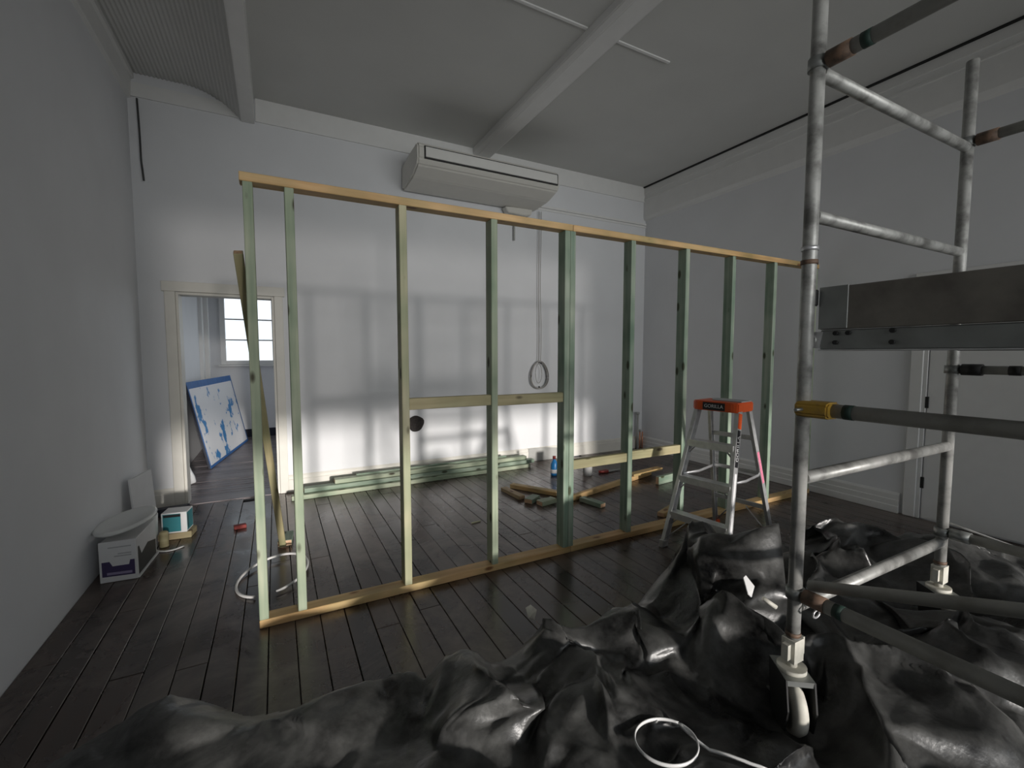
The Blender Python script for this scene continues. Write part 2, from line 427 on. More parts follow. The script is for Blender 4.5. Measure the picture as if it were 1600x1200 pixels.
# friezes and rails
struct('trim_3', join_boxes([((-.10, YB-.018, 3.78), (XR, YB, ZC)), ((XL, YB-.018, 3.78), (-.226, YB, ZC-.20+.1))]), 'trim',
       'shallow white frieze along the top of the back wall', 'trim')
struct('trim_4', join_boxes([((3.10, YB-.02, 3.435), (XR, YB, 3.465)), ((3.10, YB-.012, 3.40), (XR, YB, 3.43))]), 'trim',
       'narrow white picture rail right of the air conditioner', 'trim')
struct('trim_5', prism_mesh([(XR, 3.50), (XR-.03, 3.52), (XR-.045, 3.56), (XR-.045, 3.80), (XR-.055, 3.805), (XR-.055, 3.825), (XR-.045, 3.83), (XR-.045, 3.89), (XR-.055, 3.895), (XR-.055, 3.982), (XR, 3.982)], 'y', YR, YB), 'trim',
       'deep moulded white frieze along the top of the right wall', 'trim')
struct('shadow_gap_strip', join_boxes([((XR-.075, YR, 3.986), (XR-.03, YB, 3.9995))]), 'gap', 'thin black strip painted in as the shadow gap between the ceiling and the right frieze', 'gap')  # solid dark strip standing in for the shade of an open gap
struct('trim_7', prism_mesh([(XL, 3.76), (XL+.03, 3.77), (XL+.035, 3.93), (XL+.055, 3.94), (XL+.055, 3.985), (XL, 3.985)], 'y', YR, YB), 'trim',
       'white moulded frieze along the top of the left wall', 'trim')
# baseboards
def skirting(profile_h, t): return [(0, 0), (t, 0), (t, profile_h*.72), (t*.72, profile_h*.76), (t*.72, profile_h*.9), (t*.3, profile_h), (0, profile_h)]
prof = skirting(.185, .024)
struct('baseboard_back', prism_mesh([(YB-u, v) for u, v in prof], 'x', .085, XR-.02), 'cream', 'tall cream baseboard along the foot of the back wall', 'baseboard')
struct('baseboard_corner', prism_mesh([(YB-u, v) for u, v in prof], 'x', XL, -.905), 'cream', 'short piece of cream baseboard left of the doorway', 'baseboard')
prof_r = [(0, 0), (.035, 0), (.035, .06), (.028, .066), (.028, .115), (.02, .12), (.02, .165), (.008, .185), (0, .185)]
struct('baseboard_right', prism_mesh([(XR-u, v) for u, v in prof_r], 'y', 1.955, YB-.02), 'trim', 'stepped white baseboard along the foot of the right wall', 'baseboard')

# doorway in the back wall (open, architrave only)
d1 = empty('door_1', (-.41, YB, 0), 'open doorway with cream architrave left of the timber frame', 'doorway'); d1['kind'] = 'structure'
o_ = (-.41, YB, 0)
box('architrave', (-.905, YB-.025, 0), (DX0-.005, YB+.001, DZ+.006), 'cream', d1, .004, o_)
box('architrave', (DX1+.005, YB-.025, 0), (.085, YB+.001, DZ+.006), 'cream', d1, .004, o_)
box('architrave', (-.925, YB-.028, DZ+.006), (.105, YB+.001, DZ+.10), 'cream', d1, .004, o_)
box('jamb', (DX0-.004, YB-.01, 0), (DX0+.018, YB+.17, DZ), 'cream', d1, .002, o_)
box('jamb', (DX1-.018, YB-.01, 0), (DX1+.004, YB+.17, DZ), 'cream', d1, .002, o_)
box('head', (DX0+.018, YB-.01, DZ-.02), (DX1-.018, YB+.17, DZ+.004), 'cream', d1, .002, o_)
box('threshold', (DX0+.018, YB-.01, -.015), (DX1-.018, YB+.20, .006), 'floor2', d1, .002, o_)

# closed door in the right wall
d2 = empty('door_2', (XR, 1.4, 0), 'closed white door in the right wall behind the scaffold posts', 'door'); d2['kind'] = 'structure'
o_ = (XR, 1.4, 0)
box('architrave', (XR-.028, 1.835, 0), (XR+.001, 1.925, 2.10), 'trim', d2, .005, o_)
box('architrave', (XR-.028, .865, 0), (XR+.001, .955, 2.10), 'trim', d2, .005, o_)
box('architrave', (XR-.028, .865, 2.10), (XR+.001, 1.925, 2.19), 'trim', d2, .005, o_)
box('jamb', (XR-.018, 1.805, 0), (XR+.001, 1.835, 2.10), 'trim', d2, .003, o_)
leaf = box('door_leaf', (XR-.012, .96, .01), (XR+.001, 1.795, 2.09), 'trim', d2, .002, o_)
for z in (.33, 1.05, 1.85):
    h_ = box('hinge', (XR-.020, 1.785, z-.05), (XR-.010, 1.81, z+.05), 'black', d2, .002, o_)

# floor: boards run away from the viewer
fl = struct('floor', join_boxes([((XL-.2, YR-.2, -.12), (XR+.2, YB, -.03))]), 'gap', 'dark stained timber board floor, dusty in front of the back wall', 'floor')
bw = .128; x = XL; i = 0
while x < XR-.001:
    x1 = min(x+bw, XR)
    y = YR; cuts = sorted([YR+R.uniform(.8, 3.2), YR+R.uniform(4.3, 7.2)])
    for y1 in cuts+[YB]:
        if y1-y > .25:
            g = .0035 if R.random() < .6 else .006
            Lb = round(y1-y, 2)
            me = box_mesh(Lb-.003, x1-x-g, .028, .002, key='fb')
            if len(me.materials) == 0: me.materials.append(M['floor'])
            o = bpy.data.objects.new('floorboard', me); C.objects.link(o)
            o.rotation_euler = (R.uniform(-.004, .004), 0, math.pi/2)
            o.location = ((x+x1)/2, y+Lb/2, -.0145+R.uniform(-.0012, .0))
            o.parent = fl
            y = y+Lb
    x = x1

# ------------------------------------------------------------------ the room beyond the doorway
AY0, AY1, AX0, AX1, AZ = YB+.16, 9.20, -1.06, 1.35, 3.0
WX0, WX1, WZ0, WZ1 = -.78, .78, 1.33, 2.46
struct('wall_annex_far', join_boxes([((AX0-.2, AY1, -.05), (WX0, AY1+.12, AZ+.2)), ((WX1, AY1, -.05), (AX1+.2, AY1+.12, AZ+.2)),
       ((WX0, AY1, -.05), (WX1, AY1+.12, WZ0)), ((WX0, AY1, WZ1), (WX1, AY1+.12, AZ+.2))]), 'wall', 'far wall of the room beyond the doorway, with a window')
struct('wall_annex_left', join_boxes([((AX0-.2, AY0, -.05), (AX0, AY1, AZ+.2))]), 'wall', 'left wall of the room beyond the doorway')
struct('wall_annex_right', join_boxes([((AX1, AY0, -.05), (AX1+.2, 5.9, AZ+.2)), ((AX1, 8.6, -.05), (AX1+.2, AY1, AZ+.2)), ((AX1, 5.9, -.05), (AX1+.2, 8.6, .8)), ((AX1, 5.9, 2.6), (AX1+.2, 8.6, AZ+.2))]), 'wall', 'right wall of the room beyond the doorway')  # unseen window opening added here so more sky light enters the room
struct('ceiling_annex', join_boxes([((AX0-.2, AY0, AZ), (AX1+.2, AY1+.12, AZ+.2))]), 'ceil', 'ceiling of the room beyond the doorway', 'ceiling')
struct('baseboard_annex', join_boxes([((AX0, AY1-.02, 0), (AX1, AY1, .14))]), 'boardside', 'dark baseboard under the window beyond the doorway', 'baseboard')
struct('trim_8', join_boxes([((AX0, 8.62, 0), (AX0+.05, 8.86, AZ)), ((AX0, 8.80, 0), (AX0+.11, 8.90, AZ))]), 'trim', 'white post against the left wall beyond the doorway', 'post')
fl2 = struct('floor_annex', join_boxes([((AX0-.2, AY0, -.12), (AX1+.2, AY1, -.03))]), 'gap', 'worn brown board floor beyond the doorway', 'floor')
y = AY0+.04
while y < AY1-.02:
    wd = min(.098, AY1-y)
    me = box_mesh(AX1-AX0-.004, wd-.008, .028, .003, key='fa')
    if len(me.materials) == 0: me.materials.append(M['floor2'])
    o = bpy.data.objects.new('floorboard', me); C.objects.link(o)
    o.location = ((AX0+AX1)/2, y+wd/2, -.0145+R.uniform(-.003, 0)); o.rotation_euler = (R.uniform(-.03, .03), 0, 0); o.parent = fl2
    y += wd
# window
wn = empty('window_1', (0, AY1, WZ0), 'bright casement window with small panes seen through the doorway', 'window'); wn['kind'] = 'structure'
o_ = (0, AY1, WZ0)
for lo, hi in (((WX0-.05, AY1-.03, WZ0-.04), (WX0+.03, AY1+.06, WZ1+.05)), ((WX1-.03, AY1-.03, WZ0-.04), (WX1+.05, AY1+.06, WZ1+.05)),
               ((WX0+.03, AY1-.03, WZ1-.03), (WX1-.03, AY1+.06, WZ1+.05)), ((WX0+.03, AY1-.03, WZ0-.04), (WX1-.03, AY1+.06, WZ0+.03)),
               ((-.04, AY1-.02, WZ0+.03), (.04, AY1+.05, WZ1-.03))):
    box('window_frame', lo, hi, 'trim', wn, .004, o_)
box('window_sill', (WX0-.09, AY1-.08, WZ0-.075), (WX1+.09, AY1+.02, WZ0-.042), 'trim', wn, .006, o_)
for sx0, sx1 in ((WX0+.03, -.04), (.04, WX1-.03)):
    for k in (1, 2):
        z = WZ0+.03+(WZ1-WZ0-.06)*k/3
        box('muntin', (sx0, AY1+.0, z-.012), (sx1, AY1+.03, z+.012), 'trim', wn, .002, o_)
    xm = (sx0+sx1)/2
    box('muntin', (xm-.012, AY1+.002, WZ0+.03), (xm+.012, AY1+.028, WZ1-.03), 'trim', wn, .002, o_)
    for k in range(3):
        z0 = WZ0+.03+(WZ1-WZ0-.06)*k/3+.012; z1 = WZ0+.03+(WZ1-WZ0-.06)*(k+1)/3-.012
        box('pane', (sx0, AY1+.013, z0), (xm-.012, AY1+.017, z1), 'glass', wn, 0, o_)
        box('pane', (xm+.012, AY1+.013, z0), (sx1, AY1+.017, z1), 'glass', wn, 0, o_)

# peeling board leaning on the left wall there
def frame_from(pBL, pBR, pTL):
    x = (Vector(pBR)-Vector(pBL)); L = x.length; x.normalize()
    z = (Vector(pTL)-Vector(pBL)); H = z.length; z = (z-x*z.dot(x)).normalized(); y = z.cross(x)
    m = Matrix((x, y, z)).transposed().to_4x4(); m.translation = Vector(pBL); return m, L, H
m, L, H = frame_from((-.774, 6.83, .005), (-.454, 8.80, .005), (-1.004, 6.86, 1.12))
bd = empty('painted_board', (0, 0, 0), 'large white board with peeling blue paint leaning on the wall beyond the doorway', 'board')
bd.matrix_world = m
box('board_panel', (0, .001, 0), (L, .028, H), 'boardside', bd, .002)
box('painted_face', (.03, -.003, .035), (L-.05, .0, H-.09), 'paintboard', bd)
box('blue_edge', (0, -.002, H-.09), (L, .001, H), 'bluetape', bd); box('blue_edge', (0, -.002, 0), (L, .001, .035), 'bluetape', bd)
box('blue_edge', (0, -.002, .035), (.03, .001, H-.09), 'bluetape', bd); box('blue_edge', (L-.05, -.002, .035), (L, .001, H-.09), 'bluetape', bd)
me = lathe_mesh([(0, .22), (.03, .21), (.05, .15), (.08, .08), (.09, .02), (.05, .0), (0, 0)], 9)
tag(link('cloth_bundle', me, 'white', None, (-.93, 6.15, .001), (0, 0, .4)), 'pale bundle on the floor just inside the doorway', 'bundle')

# ------------------------------------------------------------------ timber partition frame
PY = 2.735; D = .09; T = .045; Htop = 2.395
PX0, PX1 = -.13, 4.985
pf = empty('partition_frame', (2.4, PY, 0), 'unfinished stud wall frame of green timber with yellow pine plates', 'wall frame')
o_ = (2.4, PY, 0)
timber('bottom_plate', (PX0+.01, PY, T/2), (1.905, PY, T/2), D, T, 'pine', pf, off=o_)
timber('bottom_plate', (1.908, PY, T/2), (PX1, PY, T/2), D, T, 'pine', pf, off=o_)
timber('top_plate', (PX0-.005, PY, Htop-T/2), (1.905, PY, Htop-T/2), D, T, 'pine', pf, off=o_)
timber('top_plate', (1.908, PY, Htop-T/2), (PX1, PY, Htop-T/2), D, T, 'pine', pf, off=o_)
studs = [(-.097, 'green'), (.092, 'green'), (.69, 'straw'), (1.285, 'green'), (1.86, 'green2'), (1.907, 'green2'),
         (2.475, 'green2'), (3.07, 'green2'), (3.665, 'green2'), (4.265, 'green2'), (4.945, 'green')]
for k, (x, mt) in enumerate(studs):
    s = timber('stud', (x, PY, T+.0005), (x+R.uniform(-.002, .002), PY+R.uniform(-.003, .003), Htop-T-.0005), T, D, mt, pf, upref=(0, 1, 0), off=o_)
def nog(xa, xb, z):
    timber('nogging', (xa, PY-.012, z), (xb, PY-.012, z), T, .07, 'olive', pf, off=o_)
nog(.69+T/2, 1.285-T/2, 1.172); nog(1.285+T/2, 1.86-T/2, 1.165)
nog(1.907+T/2, 2.475-T/2, .655); nog(2.475+T/2, 3.07-T/2, .665)

# length of timber leaning on the back of the frame
tag(timber('leaning_stud', (.005, 3.80, .024), (-.158, 2.838, 2.02), .045, .07, 'olive', upref=(0, 1, 0)),
    'olive stud leaning against the back of the frame near the doorway', 'timber')

# ------------------------------------------------------------------ timber lengths stacked along the back wall
def length(name, p0, p1, wy, wz, mat, label, group=None):
    return tag(timber(name, p0, p1, wy, wz, mat), label, 'timber', group)
g_ = 'green timber lengths by the back wall'
length('timber_length', (.30, 5.10, .0235), (2.85, 5.16, .0235), .09, .045, 'green2', 'bottom green length nearest the back wall in the stacked timber', g_)
length('timber_length', (.10, 4.99, .0235), (2.90, 5.05, .0235), .09, .045, 'green', 'front green length lying on the floor in the stacked timber', g_)
length('timber_length', (.22, 5.06, .0700), (2.98, 5.09, .0700), .09, .045, 'green2', 'middle green length of the stacked timber, its right end sticking out', g_)
length('timber_length', (.52, 5.09, .1165), (2.88, 5.12, .1165), .09, .045, 'green', 'upper green length of the stack, starting further right', g_)
length('timber_length', (.75, 5.13, .1485), (2.62, 5.16, .1485), .035, .018, 'green2', 'thin dark batten on top of the stacked green timber', g_)

# ------------------------------------------------------------------ offcuts on the floor
def offcut(name, c, ang, L, wy, wz, mat, label, z=None, tilt=0.0):
    zc = (wz/2+.0005) if z is None else z
    d = Vector((math.cos(ang), math.sin(ang), math.tan(tilt)))*(L/2)
    return tag(timber(name, Vector((c[0], c[1], zc))-d, Vector((c[0], c[1], zc))+d, wy, wz, mat), label, 'offcut', 'timber offcuts on the floor')
offcut('timber_offcut', (2.16, 4.10, 0), math.radians(95), .36, .07, .04, 'oldpine', 'short dark offcut with a pale end, leftmost of the loose pieces')
offcut('timber_offcut', (2.42, 4.10, 0), math.radians(-58), .56, .075, .045, 'pine', 'honey-coloured pine offcut lying behind two short green blocks')
offcut('timber_offcut', (2.24, 3.83, 0), math.radians(32), .17, .09, .045, 'green2', 'short blue-green block, the left one of a pair')
offcut('timber_offcut', (2.33, 3.70, 0), math.radians(10), .19, .09, .045, 'green', 'short pale green block, the right one of a pair')
offcut('timber_offcut', (2.72, 3.48, 0), math.radians(-78), .27, .075, .042, 'green2', 'green offcut with rounded pale end right of the double stud')
tag(timber('pine_length', (2.44, 3.62, .028), (4.02, 4.02, .028), .045, .055, 'pine'), 'long pine batten lying on the floor behind the frame', 'timber')
tag(timber('pine_length', (3.62, 3.92, .0705), (4.16, 4.0, .0705), .09, .028, 'pine'), 'short flat pine piece lying across the end of the long batten', 'timber')
offcut('timber_offcut', (4.02, 3.70, 0), math.radians(8), .48, .045, .09, 'green2', 'bright mint green offcut on edge left of the ladder')
offcut('timber_offcut', (.028, 3.90, 0), math.radians(85), .20, .10, .045, 'green2', 'green offcut with pinkish end at the foot of the leaning stud')
offcut('timber_offcut', (3.25, 2.98, 0), math.radians(20), .42, .07, .04, 'pine', 'small honey pine offcut behind the ladder legs')
offcut('red_offcut', (-.31, 4.38, 0), math.radians(10), .09, .05, .03, 'red', 'small red-brown block alone on the floor by the doorway')
tag(timber('timber_sliver', (1.47, 3.56, .005), (1.56, 3.57, .005), .014, .009, 'straw'), 'tiny pale splinter of wood on the dark floor', 'splinter')

# ------------------------------------------------------------------ bottle, pot, pipes
bt = empty('plastic_bottle', (2.97, 4.55, 0), 'small blue plastic bottle half hidden behind the double stud', 'bottle')
link('bottle_body', lathe_mesh([(0, 0), (.04, 0), (.043, .01), (.043, .14), (.03, .17), (.016, .19), (.016, .2), (0, .2)], 18), 'blue', bt)
link('bottle_cap', lathe_mesh([(0, .2), (.02, .2), (.02, .235), (0, .235)], 14), 'red', bt)
link('bottle_label', lathe_mesh([(.0436, .03), (.0442, .031), (.0442, .075), (.0436, .076)], 18), 'card', bt)
pp = empty('pipe_stub', (3.33, 4.36, 0), 'white upright pipe stub standing on the floor beyond the frame', 'pipe')
link('pipe_wall', lathe_mesh([(.045, 0), (.056, 0), (.056, .17), (.06, .175), (.06, .2), (.05, .2), (.05, .02), (.045, 0)], 22), 'white', pp)
ring = lathe_mesh([(.028, 0), (.038, 0), (.038, .06), (.028, .06), (.028, 0)], 20)
tag(link('pipe_ring', ring, 'white', None, (3.09, 4.40, .0385), (math.pi/2, 0, -.5)), 'white pipe collar lying on its side right of the double stud', 'pipe')
sw = empty('hand_saw', (3.58, 4.36, 0), 'flat tool with reddish handle lying beyond the pipe stub', 'tool')
link('saw_handle', prism_mesh([(-.06, -.03), (.05, -.035), (.08, 0), (.05, .035), (-.06, .03), (-.075, 0)], 'z', .002, .028, .004), 'red', sw)
link('saw_blade', prism_mesh([(.06, -.035), (.36, -.01), (.36, .012), (.06, .035)], 'z', .010, .013), 'steel', sw)
def wall_pipe(x, y, h, r, mat, cap, label, cat='pipe'):
    e = empty('wall_pipe', (x, y, 0), label, cat, group='pipes in the corner')
    link('pipe_shaft', lathe_mesh([(0, .0), (r, .0), (r, h), (0, h)], 14), mat, e)
    if cap: link('pipe_cap', lathe_mesh([(0, h), (r*1.7, h-.004), (r*1.7, h+.03), (0, h+.034)], 14), 'pipe', e)
wall_pipe(4.82, 5.235, .56, .017, 'pipe', True, 'grey capped pipe in the far corner, the left one')
wall_pipe(4.955, 5.235, .545, .017, 'pipe', True, 'grey capped pipe in the far corner, the right one')
wall_pipe(5.005, 5.235, .27, .011, 'copper', True, 'short copper pipe with a cap at the far corner')
wall_pipe(5.055, 5.235, .26, .011, 'copper', False, 'short bare copper pipe nearest the right wall in the corner')

# hole in the back wall
Vh = []; nh = 22
for ring_r in (1.0, .62):
    for k in range(nh):
        a = 2*math.pi*k/nh; rr = .098*ring_r*(1+.05*math.sin(3*a+.6)+.03*math.sin(5*a))
        Vh.append((rr*math.cos(a), -.004 if ring_r == 1 else .0, rr*math.sin(a)))
Fh = [(k, (k+1) % nh, nh+(k+1) % nh, nh+k) for k in range(nh)]+[tuple(nh+k for k in range(nh))]
me = bpy.data.meshes.new('hole'); me.from_pydata(Vh, [], Fh); me.update()
tag(link('wall_hole', me, 'hole', None, (1.475, YB-.0005, .64)), 'ragged dark hole knocked into the lower back wall', 'hole')
tag(link('baseboard_patch', prism_mesh([(3.02, .002), (3.55, .002), (3.52, .15), (3.30, .178), (3.03, .182)], 'y', YB-.027, YB-.0245), 'pipe'), 'bare grey gap in the baseboard behind the stacked timber ends', 'patch')

# ------------------------------------------------------------------ cables
cc = empty('cable_coil', (3.18, YB-.03, 1.19), 'coil of grey cable hanging on the back wall below the air conditioner', 'cable')
for k in range(7):
    a0 = R.uniform(0, 6); rx = .125+.016*R.random(); rz = .178+.014*R.random(); ox = R.uniform(-.012, .012); yy = -.002-.006*k*.6
    pts = [(ox+rx*math.cos(t)*(1-.18*math.sin(t)), yy, rz*math.sin(t)) for t in [2*math.pi*i/40 for i in range(40)]]
    link('cable_loop', sweep_mesh(pts, .0042, 6, True), 'cable', cc)
link('cable_loop', sweep_mesh([(-.02+.05*math.cos(t), -.03, .02+.13*math.sin(t)) for t in [2*math.pi*i/36 for i in range(36)]], .004, 6, True), 'cable', cc)
for dx, wob in ((-.012, .006), (.022, .012)):
    pts = [(dx+wob*math.sin(z*4.1)*(1-z/2.4), -.008, .16+z) for z in np.linspace(0, 2.02, 30)]
    link('hanging_cable', sweep_mesh(pts, .0045, 6), 'cable', cc)
for dx, z in ((-.004, .175), (.028, .16), (.0, -.165)):
    link('cable_tie', box_mesh(.014, .02, .022, .002, key='tie'), 'black', cc, (dx, -.012, z))
tag(link('loose_cable', sweep_mesh([(XL+.075+.01*math.sin(t*2.2)+.03*max(0, t-.75)*2, YB-.03-.02*t, 3.76-.72*t) for t in np.linspace(0, 1, 18)], .008, 6), 'black_cable'),
    'dark loose cable hanging from the ceiling in the left corner', 'cable')

# ------------------------------------------------------------------ air conditioner
ac = empty('air_conditioner', (2.2, YB, 3.34), 'cream under-ceiling air conditioner mounted high on the back wall', 'air conditioner')
ax0, ax1 = 1.345, 3.07
def rel(me):
    me.transform(Matrix.Translation((-2.2, -YB, -3.34))); return me
sec = [(YB-.02, 3.345), (YB-.02, 3.60), (YB-.30, 3.635), (4.66, 3.645), (4.625, 3.60), (4.62, 3.47), (4.66, 3.415), (4.85, 3.355), (YB-.12, 3.335)]
cs = link('casing', rel(prism_mesh(sec, 'x', ax0, ax1, .018)), 'acwhite', ac)
for f in cs.data.polygons: f.use_smooth = False
link('louvre_gap', rel(join_boxes([((ax0+.07, 4.612, 3.475), (ax1-.03, 4.63, 3.60))])), 'black', ac)
fp = link('louvre_flap', rel(prism_mesh([(4.60, 3.488), (4.62, 3.486), (4.62, 3.59), (4.606, 3.59)], 'x', ax0+.082, ax1-.042, .002)), 'acflap', ac)
link('mounting_bracket', rel(join_boxes([((ax0+.1, YB-.022, 3.36), (ax1-.1, YB-.0005, 3.60))])), 'steel', ac)
link('top_tab', rel(prism_mesh([(2.15, 3.63), (2.45, 3.63), (2.45, 3.69), (2.20, 3.69)], 'y', 4.95, 5.2, .004)), 'acwhite', ac)
link('service_cover', rel(prism_mesh([(2.62, 3.33), (3.02, 3.36), (3.0, 3.27), (2.9, 3.255), (2.66, 3.265)], 'y', YB-.13, YB-.022, .008)), 'acwhite', ac)
tag(link('drain_pipe', sweep_mesh([(2.80, YB-.03, 3.255), (2.80, YB-.03, 3.05), (2.80, YB-.03, 2.95)], .012, 8), 'pipe'), 'short drain pipe below the air conditioner', 'pipe')

# ------------------------------------------------------------------ clutter by the left wall
# carton lying by the wall, oval lid on top
ct = empty('paint_carton', (-.945, 3.71, 0), 'white carton with purple print lying by the left wall', 'carton', rz=math.radians(-4))
W_, D_, H_ = .188, .40, .265
box('carton_body', (-W_/2, 0, .002), (W_/2, D_, H_), 'card', ct, .004)
fr = box('front_panel', (-W_/2-.004, -.006, .001), (W_/2+.004, .0, H_+.004), 'card', ct, .002)
link('purple_print', prism_mesh([(-.085, .04), (.085, .035), (.085, .135), (.062, .135), (.055, .105), (-.03, .105), (-.045, .137), (-.085, .137)], 'y', -.0072, -.0058), 'purple', ct)
link('purple_print', prism_mesh([(-.06, .05), (.07, .046), (.07, .062), (-.06, .066)], 'y', -.0080, -.0070), 'lilac', ct)
for z, a, b in ((.225, -.05, .07), (.18, .0, .07), (.165, -.02, .07)):
    box('print_line', (a, -.0072, z), (b, -.0058, z+.007), 'greyprint', ct)
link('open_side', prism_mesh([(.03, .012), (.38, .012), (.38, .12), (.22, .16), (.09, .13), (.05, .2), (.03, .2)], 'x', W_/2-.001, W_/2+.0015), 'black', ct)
box('carton_flap', (W_/2, .0, .001), (W_/2+.012, .40, .014), 'card', ct, .001)
def oval(rx, ry, t):
    prof = [(0, 0), (.88, 0), (.97, t*.2), (1.0, t*.55), (.97, t*.9), (.9, t), (.84, t*.82), (0, t*.72)]
    me = lathe_mesh(prof, 40)
    for v in me.vertices: v.co.x *= rx; v.co.y *= ry
    return me
lid = oval(.165, .24, .03)
tag(link('oval_lid', lid, 'ceramic', None, (-.945, 3.93, .312), (math.radians(3), math.radians(-8), math.radians(-8))), 'white oval lid resting on the carton by the left wall', 'lid')
tub = lathe_mesh([(0, 0), (.09, 0), (.11, .10), (.115, .245), (.108, .245), (.10, .10), (0, .02)], 24)
tag(link('plastic_tub', tub, 'ceramic', None, (-.955, 4.27, .001)), 'white tub behind the carton beneath the oval lid', 'tub')
m, L, H = frame_from((-1.02, 4.50, .004), (-.955, 4.86, .004), (-1.075, 4.37, .46))
wp = link('leaning_sheet', join_boxes([((0, 0, 0), (L, .012, H))]), 'card'); wp.matrix_world = m
tag(wp, 'white sheet leaning on the left wall behind the carton', 'sheet')
tb = empty('tool_carton', (-.745, 4.40, .055), 'small teal and white carton near the doorway jamb', 'carton', rz=math.radians(-8))
box('carton_body', (-.085, -.06, 0), (.085, .09, .165), 'card', tb, .003)
box('teal_panel', (-.075, -.0615, .012), (.045, -.0595, .155), 'teal', tb)
box('teal_panel', (.0845, -.05, .012), (.0865, .08, .155), 'teal', tb)
box('black_print', (-.07, -.0625, .13), (.045, -.0605, .15), 'label_black', tb)
box('black_print', (.0848, -.045, .03), (.0872, -.028, .14), 'label_black', tb)
tag(link('yellow_container', lathe_mesh([(0, 0), (.028, 0), (.03, .005), (.03, .11), (.02, .12), (0, .12)], 16), 'olive', None, (-.80, 4.22, .001)), 'small yellow container between the carton and the teal carton', 'container')
tag(link('scrap_wood', prism_mesh([(-.12, -.07), (.1, -.08), (.12, .06), (-.08, .08)], 'z', .001, .053, .003), 'oldpine', None, (-.745, 4.42, 0)), 'brown scrap under the teal carton', 'scrap')
tag(link('baseboard_scrap', prism_mesh([(-.16, -.03), (.12, -.05), (.15, .03), (-.1, .05)], 'z', .001, .07, .004), 'boardside', None, (-.90, 5.05, 0), (0, 0, .2)), 'dark scrap at the foot of the wall left of the doorway', 'scrap')
tag(link('white_strip', sweep_mesh([(-.84+.17*t, 4.10+.05*(2*t-1)**2, .006) for t in np.linspace(0, 1, 12)], .006, 6, False, (.012, .005)), 'white'), 'curved white strip on the floor below the teal carton', 'strip')

# cable hoop on the floor behind the first stud
def hoop(c, rx, ry, a0, a1, ang, z0, amp, n=48):
    pts = []
    for i in range(n):
        t = a0+(a1-a0)*i/(n-1); u = rx*math.cos(t); v = ry*math.sin(t)
        pts.append((c[0]+u*math.cos(ang)-v*math.sin(ang), c[1]+u*math.sin(ang)+v*math.cos(ang), z0+amp*(.5+.5*math.sin(t*1.0+.6))))
    return pts
tag(link('floor_cable', sweep_mesh(hoop((-.055, 3.30), .20, .27, math.radians(-60), math.radians(268), -.35, .009, .03), .0085, 8), 'wcable'),
    'white cable loop on the floor behind the first studs', 'cable')

# ------------------------------------------------------------------ step ladder
lad = empty('step_ladder', (3.0, 2.26, 0), 'aluminium step ladder with orange top cap standing before the frame', 'ladder', rz=.154)
# local frame: +Y = along treads towards far side, -X front (treads), +X back
LH = 1.10
# local X is depth (front at -.36), local Y is width
def lp(x, y, z): return Vector((x, y, z))
fw0, fw1 = .245, .155      # half widths at foot and top
bw0, bw1 = .23, .15
fx0, fx1, bx0, bx1 = -.36, -.075, .36, .075
def leg(name, p0, p1, mat, wy=.03, wz=.062, up=(0, 1, 0)):
    L = (p1-p0).length
    bm = bmesh.new()
    # C channel: web and two flanges
    t = .005
    for lo, hi in (((-L/2, -wz/2, -wy/2), (L/2, wz/2, -wy/2+t)), ((-L/2, -wz/2, -wy/2+t), (L/2, -wz/2+t, wy/2)), ((-L/2, wz/2-t, -wy/2+t), (L/2, wz/2, wy/2))):
        r = bmesh.ops.create_cube(bm, size=1.0)
        bmesh.ops.scale(bm, vec=[hi[i]-lo[i] for i in range(3)], verts=r['verts'])
        bmesh.ops.translate(bm, vec=[(hi[i]+lo[i])/2 for i in range(3)], verts=r['verts'])
    me = bpy.data.meshes.new('channel'); bm.to_mesh(me); bm.free()
    o = link(name, me, mat, lad); mtx = axes_matrix(p0, p1, up); o.matrix_local = mtx
    return o
for s in (-1, 1):
    leg('front_leg', lp(fx0, s*fw0, .02), lp(fx1, s*fw1, LH-.02), 'alu_bright', .028, .06, (0, -s, 0))
    leg('rear_leg', lp(bx0, s*bw0, .02), lp(bx1, s*bw1, LH-.02), 'alu_bright', .024, .042, (0, -s, 0))
    for nm, p in (('front_foot', lp(fx0-.004, s*fw0, 0)), ('rear_foot', lp(bx0+.004, s*bw0, 0))):
        o = link(nm, prism_mesh([(-.036, 0), (.036, 0), (.034, .05), (-.03, .055)], 'y', -.02, .02, .004), 'orange' if nm == 'rear_foot' else 'alu_bright', lad, p)
for k in range(1, 4):
    z = LH*k/4; t = z/LH; x = fx0+(fx1-fx0)*t; hw = fw0+(fw1-fw0)*t
    o = link('tread', prism_mesh([(-.04, 0), (-.04, -.05), (-.034, -.05), (-.034, -.006), (.034, -.006), (.034, -.028), (.04, -.028), (.04, 0)], 'y', -hw, hw), 'alu_bright', lad, (x, 0, z))
    for s in (-1, 1):
        me = sweep_mesh([(x-.02, s*(hw-.006), z-.10), (x-.02, s*(hw-.075), z-.03)], .006, 6, False, (.012, .004))
        link('tread_brace', me, 'alu', lad)
    zb = z+.02; tb_ = zb/LH; xb = bx0+(bx1-bx0)*tb_; hb = bw0+(bw1-bw0)*tb_
    link('rear_bar', box_mesh(.012, 2*hb, .035 if k != 2 else .028, .002, key='rb%d' % k), 'alu', lad, (xb, 0, zb))
